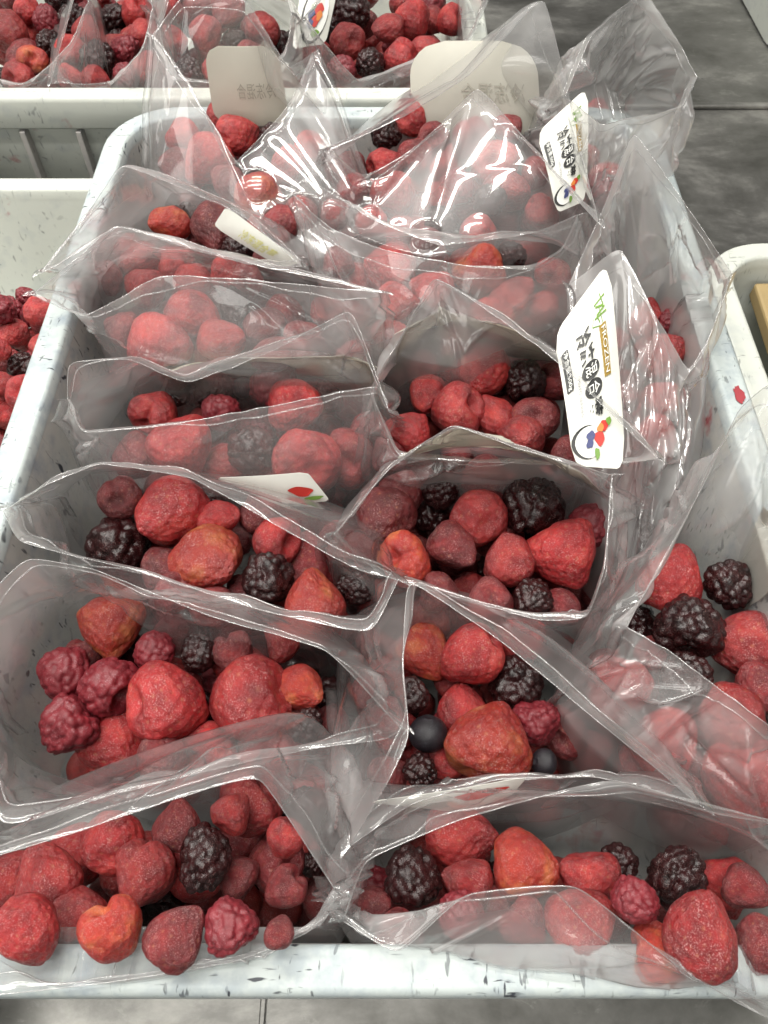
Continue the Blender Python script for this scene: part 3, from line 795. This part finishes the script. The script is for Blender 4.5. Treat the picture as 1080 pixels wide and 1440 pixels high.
B_('R3', 'the third right pouch', [('s', 795, 783, 96), ('s', 717, 786, 76), ('o', 575, 788, 80), ('d', 640, 770, 68), ('d', 540, 730, 82), ('s', 670, 726, 76), ('b', 748, 702, 92), ('b', 620, 690, 68), ('b', 608, 728, 54), ('r', 828, 742, 60), ('b', 750, 838, 60), ('d', 787, 852, 56),
   ('d', 685, 675, 58), ('d', 565, 690, 60), ('d', 690, 840, 56), ('d', 620, 835, 56), ('d', 500, 770, 56)], -.028, 6)
B_('R4', 'the fourth right pouch', [('s', 673, 524, 78), ('s', 640, 580, 70), ('s', 735, 617, 60), ('s', 577, 606, 64), ('s', 600, 555, 52), ('s', 695, 583, 60), ('d', 752, 592, 70), ('b', 735, 535, 70), ('b', 628, 515, 60), ('d', 590, 517, 46), ('d', 690, 630, 56), ('d', 640, 632, 50), ('d', 800, 640, 56), ('d', 780, 540, 50), ('d', 545, 640, 50)], -.028, 5)
B_('R5', 'the fifth right pouch', [('o', 672, 384, 70), ('s', 545, 378, 78), ('s', 605, 408, 58), ('s', 560, 428, 62), ('d', 640, 430, 60), ('s', 722, 418, 60), ('b', 595, 452, 50), ('s', 690, 448, 56), ('s', 508, 400, 56), ('d', 478, 372, 48), ('d', 780, 385, 50), ('s', 760, 432, 50), ('d', 500, 445, 50), ('d', 640, 478, 50), ('s', 545, 472, 50), ('b', 720, 360, 46), ('d', 600, 360, 46)], -.008, 4)
B_('R6', 'the back right pouch', [('s', 675, 325, 52), ('s', 613, 282, 42), ('b', 690, 282, 52), ('s', 716, 268, 60), ('s', 697, 232, 66), ('r', 640, 262, 52), ('s', 627, 237, 42), ('s', 555, 280, 62), ('s', 635, 156, 58), ('s', 580, 165, 46), ('r', 592, 132, 28), ('s', 545, 232, 54),
   ('d', 655, 295, 46), ('b', 620, 312, 48), ('d', 585, 225, 50), ('d', 660, 195, 50), ('d', 500, 272, 50), ('d', 485, 238, 46), ('s', 520, 312, 48), ('d', 600, 340, 46), ('s', 765, 300, 48), ('d', 565, 332, 46), ('d', 755, 245, 46), ('b', 540, 190, 44), ('d', 610, 195, 46), ('d', 710, 180, 44)], .006, 4)
B_('S1', 'the lower right side pouch', [('b', 1025, 823, 78), ('b', 968, 880, 100), ('s', 945, 812, 92), ('s', 1045, 905, 86), ('s', 1020, 1012, 96), ('s', 1052, 1102, 106), ('s', 925, 1045, 100), ('s', 870, 975, 90), ('d', 1065, 965, 70), ('b', 962, 955, 78), ('d', 985, 1080, 70), ('d', 920, 920, 60)], -.026, 5)
B_('S2', 'the tall side pouch with readable label', [('s', 920, 622, 72), ('s', 925, 500, 74), ('r', 946, 452, 40), ('r', 962, 482, 36), ('s', 910, 450, 56), ('s', 930, 562, 56), ('b', 898, 745, 62), ('d', 880, 700, 56), ('s', 880, 655, 56), ('d', 870, 560, 50), ('d', 860, 480, 50)], -.030, 5)
B_('S3', 'the tall side pouch at the back', [('r', 845, 272, 50), ('s', 850, 250, 48), ('s', 835, 165, 42), ('s', 755, 190, 36), ('d', 800, 300, 50), ('d', 790, 250, 44), ('d', 820, 220, 46)], -.020, 3)

pouch('L7', 'pouch in the back left corner, blank rounded label standing behind its berries', W_['L7'], (215, 48), [(262, -10), (345, 0), (405, 95)], (440, 75), [(405, 150, .04), (325, 232, .02), (268, 120, .05)], (.075, .055), 'film', 17, wr=.45)
pouch('L6', 'pouch behind the fifth left one, printed label strip along its edge', W_['L6'], (57, 385, .03), [(120, 305), (170, 233), (250, 262), (340, 302)], (425, 375), [(350, 372), (250, 345), (165, 318), (120, 350)], (.045, .035), 'film_hazy', 16)
pouch('L5', 'hazy left pouch with narrow mouth, berries seen only through its film', W_['L5'], (45, 415, .03), [(100, 370), (165, 318), (215, 332), (370, 375)], (540, 412), [(430, 401), (320, 392), (225, 388), (120, 445)], (.045, .045), 'film_hazy', 15)
pouch('L4', 'left pouch with a dipped back edge and curled left corner', W_['L4'], (95, 560, .03), [(98, 510), (180, 505), (265, 538), (380, 495), (493, 438)], (548, 580), [(530, 543), (430, 562), (270, 592), (118, 608)], (.045, .04), 'film', 14)
pouch('L3', 'left pouch with blackberry at the left of its open mouth', W_['L3'], (5, 720, .02), [(60, 685), (140, 652), (270, 672), (400, 745), (500, 800)], (560, 815), [(520, 888), (380, 862), (200, 805), (30, 762)], (.045, .04), 'film', 13)
pouch('L2', 'left pouch second from the front, wide open on large clear berries', W_['L2'], (-40, 900, .03), [(-10, 830), (40, 785), (130, 800), (300, 868), (460, 915)], (565, 1025, .03), [(540, 1040, .02), (440, 1052, .015), (300, 1082), (150, 1120), (0, 1158)], (.045, .022), 'film', 12)
pouch('L1', 'front left pouch cut by the picture edge, film folded at its side', W_['L1'], (-80, 1300, .03), [(-60, 1222), (100, 1172), (250, 1122), (365, 1094)], (476, 1258, .02), [(435, 1310, .008), (330, 1352, .006), (150, 1382, .006), (-40, 1400, .01)], (.05, .015), 'film', 11)
pouch('R6', 'back right pouch with a tall raised flap and blank label inside', W_['R6'], (458, 214), [(560, 168), (660, 106), (765, 0)], (842, 315), [(758, 218), (672, 124), (590, 205, .04), (510, 250, .03)], (.065, .05), 'film', 26, wr=.45)
pouch('R5', 'right pouch behind the peaked one, orange strawberry under its edge', W_['R5'], (403, 265), [(432, 252), (530, 312), (620, 345), (750, 328)], (813, 302), [(790, 352), (745, 378), (655, 374), (540, 352), (460, 318)], (.045, .045), 'film_hazy', 25, wr=.6)
pouch('R4', 'right pouch whose mouth peaks in the middle of the tray', W_['R4'], (520, 548, .03), [(548, 500), (582, 440), (612, 390), (680, 432), (780, 505)], (925, 645, .04), [(850, 655, .02), (740, 652, .01), (640, 648, .01), (560, 640, .01)], (.055, .03), 'film', 24)
pouch('R3', 'right pouch with arched back edge and beige label behind blackberries', W_['R3'], (470, 752, .03), [(545, 662), (635, 598), (720, 628), (800, 652)], (861, 668), [(850, 800, .03), (825, 868, .01), (760, 872, .005), (640, 840, .0), (540, 810, .005)], (.05, .02), 'film', 23)
pouch('R2', 'right pouch with a long diagonal edge over the big orange strawberry', W_['R2'], (492, 1190, .015), [(545, 1100), (575, 1035), (566, 930), (576, 818), (700, 898), (850, 1022)], (985, 1132), [(900, 1105, .02), (830, 1092, .012), (700, 1096, .008), (580, 1130, .008)], (.05, .02), 'film', 22)
pouch('S3', 'tall side pouch standing at the back right, twisted top above label', W_['S3'], (795, 135, .06), [(832, 50), (905, -12), (955, 60)], (980, 110), [(958, 152), (890, 165), (845, 175)], (.085, .075), 'film_foggy', 33, wr=2.2)
pouch('S2', 'tall side pouch with the readable white printed label', W_['S2'], (800, 400, .03), [(850, 290, .06), (893, 188, .09)], (1030, 385, .05), [(1000, 470, .04), (968, 520, .03), (920, 440, .05), (872, 350, .06)], (.08, .04), 'film_foggy', 32, wr=2.0)
pouch('S1', 'lower right side pouch with clear and fogged film over its berries', W_['S1'], (880, 882, .03), [(930, 790), (985, 690), (1040, 575), (1090, 540)], (1140, 800, .05), [(1105, 1030, .035), (1010, 968, .035), (945, 918, .032)], (.05, .035), 'film_hazy', 31, wr=1.4)
pouch('R1', 'front right pouch lying over the front rim of the tray', W_['R1'], (482, 1295, .01), [(515, 1210), (640, 1155), (760, 1120), (862, 1098)], (1130, 1165, .03), [(1110, 1440, .012), (970, 1372, .016), (810, 1246, .040), (655, 1258, .032), (560, 1340, .012)], (.04, .02), 'film', 21, bounds=(-.184, .184, .034, .582))

# juice dried on the rim
st = [o for o in bpy.data.objects if o.get('label', '').startswith('large white tray')][0]
c0 = at(1044, 556, .0); V = [(0, 0, 0)]; 
for k in range(26):
    a = k/26*6.283; r_ = .0042*(1 + .5*mnoise.noise(Vector((math.cos(a)*2.5, math.sin(a)*2.5, 3)))); V.append((r_*math.cos(a)*.7, r_*math.sin(a)*1.5, 0))
so = link('juice_stain', mesh('juice_stain', V, [(0, 1+k, 1+(k+1) % 26) for k in range(26)]), M['stain'], st)
so.location = (.1975, c0[1]-st.location.y, R+.0004)

# labels
printed_label('S2', [(856, 366, .064), (880, 660, .030), (806, 655, .028), (778, 472, .054)], .006)
printed_label('S3', [(826, 122, .064), (824, 282, .03), (782, 300, .025), (754, 188, .054)], .006)
plain_label('L7', [(286, 64, .055), (390, 64, .055), (408, 176, .0), (302, 176, .0)], .004, .5, 'paper_back', True)
plain_label('R6', [(575, 58, .050), (754, 58, .050), (762, 196, -.004), (580, 196, -.004)], .010, .7, 'paper_back', True)
P, lb = plain_label('L6', [(318, 290, .035), (425, 368, .035), (398, 378, .02), (300, 318, .02)], .002, .3, 'paper')
P.text('strip_lettering', '\u51b7\u51bb\u6df7\u5408\u8393', M['yellow_ink'], lb, .35, .25, .45, .5)
film_label('R4', .10, .34, .45, 1.05, 'paper_back', .5)
film_label('R3', .17, .42, .22, .72, 'paper_back', .5)
P, lb = plain_label('L4', [(300, 672, .0), (432, 664, .004), (464, 704, -.012), (400, 708, -.018)], .002, .2, 'paper')
P.shape('printed_fruit', [blob(.72, .55, .16, .16, 2)], M['red_ink'], lb); P.shape('printed_leaf', [blob(.80, .80, .16, .06, 3)], M['green_ink'], lb, .0008)
film_label('L4', .14, .40, .5, 1.05, 'paper_back', .4)
P, lb = plain_label('R2', [(515, 1128, .004), (742, 1092, .006), (720, 1118, -.006), (640, 1142, -.012)], .002, .2, 'paper')
P.shape('printed_fruit', [blob(.66, .30, .20, .16, 2)], M['red_ink'], lb)
film_label('S1', .36, .48, .5, 1.2, 'paper_back', .2)

# ------------------------------------------------------------------ the tray behind
BB = (-.51, .066, .634, 1.0)
def more(items, x0, x1, y0, y1, n, seed):
    rr_ = random.Random(seed)
    return items + [(rr_.choice('ssdrsbsd'), rr_.uniform(x0, x1), rr_.uniform(y0, y1), rr_.uniform(34, 48), -.032) for _ in range(n)]
B_('B1', 'the leftmost pouch of the tray behind', more([('s', 12, 42, 56), ('o', 48, 85, 42), ('b', 68, 58, 46), ('r', 65, 26, 36), ('s', 100, 75, 40), ('s', 30, 112, 40), ('s', 98, 112, 38), ('b', 105, 30, 44), ('s', 35, 15, 40)], -5, 110, -20, 120, 14, 110), -.02, 3)
B_('B2', 'the second pouch of the tray behind', more([('b', 135, 84, 52), ('s', 126, 48, 44), ('r', 175, 70, 36), ('r', 178, 108, 32), ('s', 136, 112, 36), ('s', 190, 20, 46), ('s', 200, 50, 36), ('s', 208, 95, 40), ('b', 160, 25, 42)], 110, 215, -20, 120, 14, 215), -.02, 3)
B_('B3', 'the third pouch of the tray behind', more([('s', 320, 20, 50), ('s', 290, 50, 42), ('s', 370, 40, 46), ('s', 350, 85, 42), ('s', 300, 98, 42), ('s', 240, 62, 42), ('s', 235, 18, 44), ('b', 265, 100, 44), ('b', 330, 60, 42)], 225, 400, -20, 120, 14, 400), -.02, 3)
B_('B4', 'the rightmost pouch of the tray behind', more([('s', 485, 58, 50), ('r', 480, 98, 36), ('b', 500, 18, 50), ('b', 452, 25, 42), ('s', 545, 40, 42), ('s', 582, 30, 50), ('s', 560, 82, 42), ('s', 602, 72, 46), ('s', 630, 30, 42), ('b', 520, 90, 44)], 430, 640, -20, 120, 14, 640), -.02, 3)
pouch('B1', 'leftmost pouch of the tray behind, cut by the upper left corner', W_['B1'], (-30, 60), [(-20, -70), (80, -80)], (125, 0), [(100, 60, .03), (40, 120, .0), (0, 118, .0)], (.06, .03), 'film_hazy', 41, bounds=BB)
pouch('B2', 'second pouch of the tray behind, between two upright film edges', W_['B2'], (70, 122, .0), [(110, -20), (170, -80)], (215, 10), [(200, 70, .03), (150, 124, .0)], (.06, .03), 'film_hazy', 42, bounds=BB)
pouch('B3', 'third pouch of the tray behind, above the blank rounded label', W_['B3'], (225, 40), [(260, -60), (380, -70)], (410, 20), [(400, 80, .03), (320, 118, .0), (240, 110, .0)], (.06, .03), 'film_hazy', 43, bounds=BB)
pouch('B4', 'rightmost pouch of the tray behind, beside the oval fruit label', W_['B4'], (430, 30), [(500, -60), (640, -70)], (690, -10), [(660, 60, .03), (600, 80, .0), (505, 115, .0)], (.06, .03), 'film_hazy', 44, bounds=BB)
P = Patch([(424, -20, .03), (476, -20, .03), (458, 62, .0), (410, 70, .0)], .003, 'B4'); lb = P.sheet('label_sticker', M['paper'], .3)
P.shape('printed_oval_rim', [disc(.52, .52, .38, .46)], M['ink'], lb, .0005); P.shape('printed_oval', [disc(.55, .50, .34, .43)], M['white_ink'], lb, .0007)
P.shape('printed_strawberry', [blob(.62, .42, .12, .10, 1), blob(.58, .62, .11, .09, 3)], M['red_ink'], lb, .0010)
P.shape('printed_orange_fruit', [blob(.66, .54, .08, .08, 2)], M['orange_ink'], lb, .0012)
P.shape('printed_blueberry', [blob(.42, .50, .10, .07, 2), blob(.44, .66, .09, .07, 4)], M['blue_ink'], lb, .0012)
P.shape('printed_leaf', [blob(.62, .82, .12, .05, 2), blob(.45, .38, .06, .05, 3)], M['green_ink'], lb, .0014)

# ------------------------------------------------------------------ loose berries in the left tray
B_('T1', 'the tray at the left edge', more([('r', 15, 437, 36), ('r', 45, 442, 34), ('s', 14, 472, 46), ('s', 44, 478, 40), ('b', 30, 515, 42), ('s', 8, 548, 52), ('s', 14, 585, 46), ('r', 55, 505, 32), ('r', 36, 418, 26), ('d', 8, 512, 44), ('s', -20, 450, 50), ('s', -15, 610, 50), ('d', 40, 550, 40), ('d', 60, 460, 34), ('s', -40, 520, 60)], -40, 70, 410, 640, 24, 5), -.05, 8)
drop_unseen()
packed_mass()
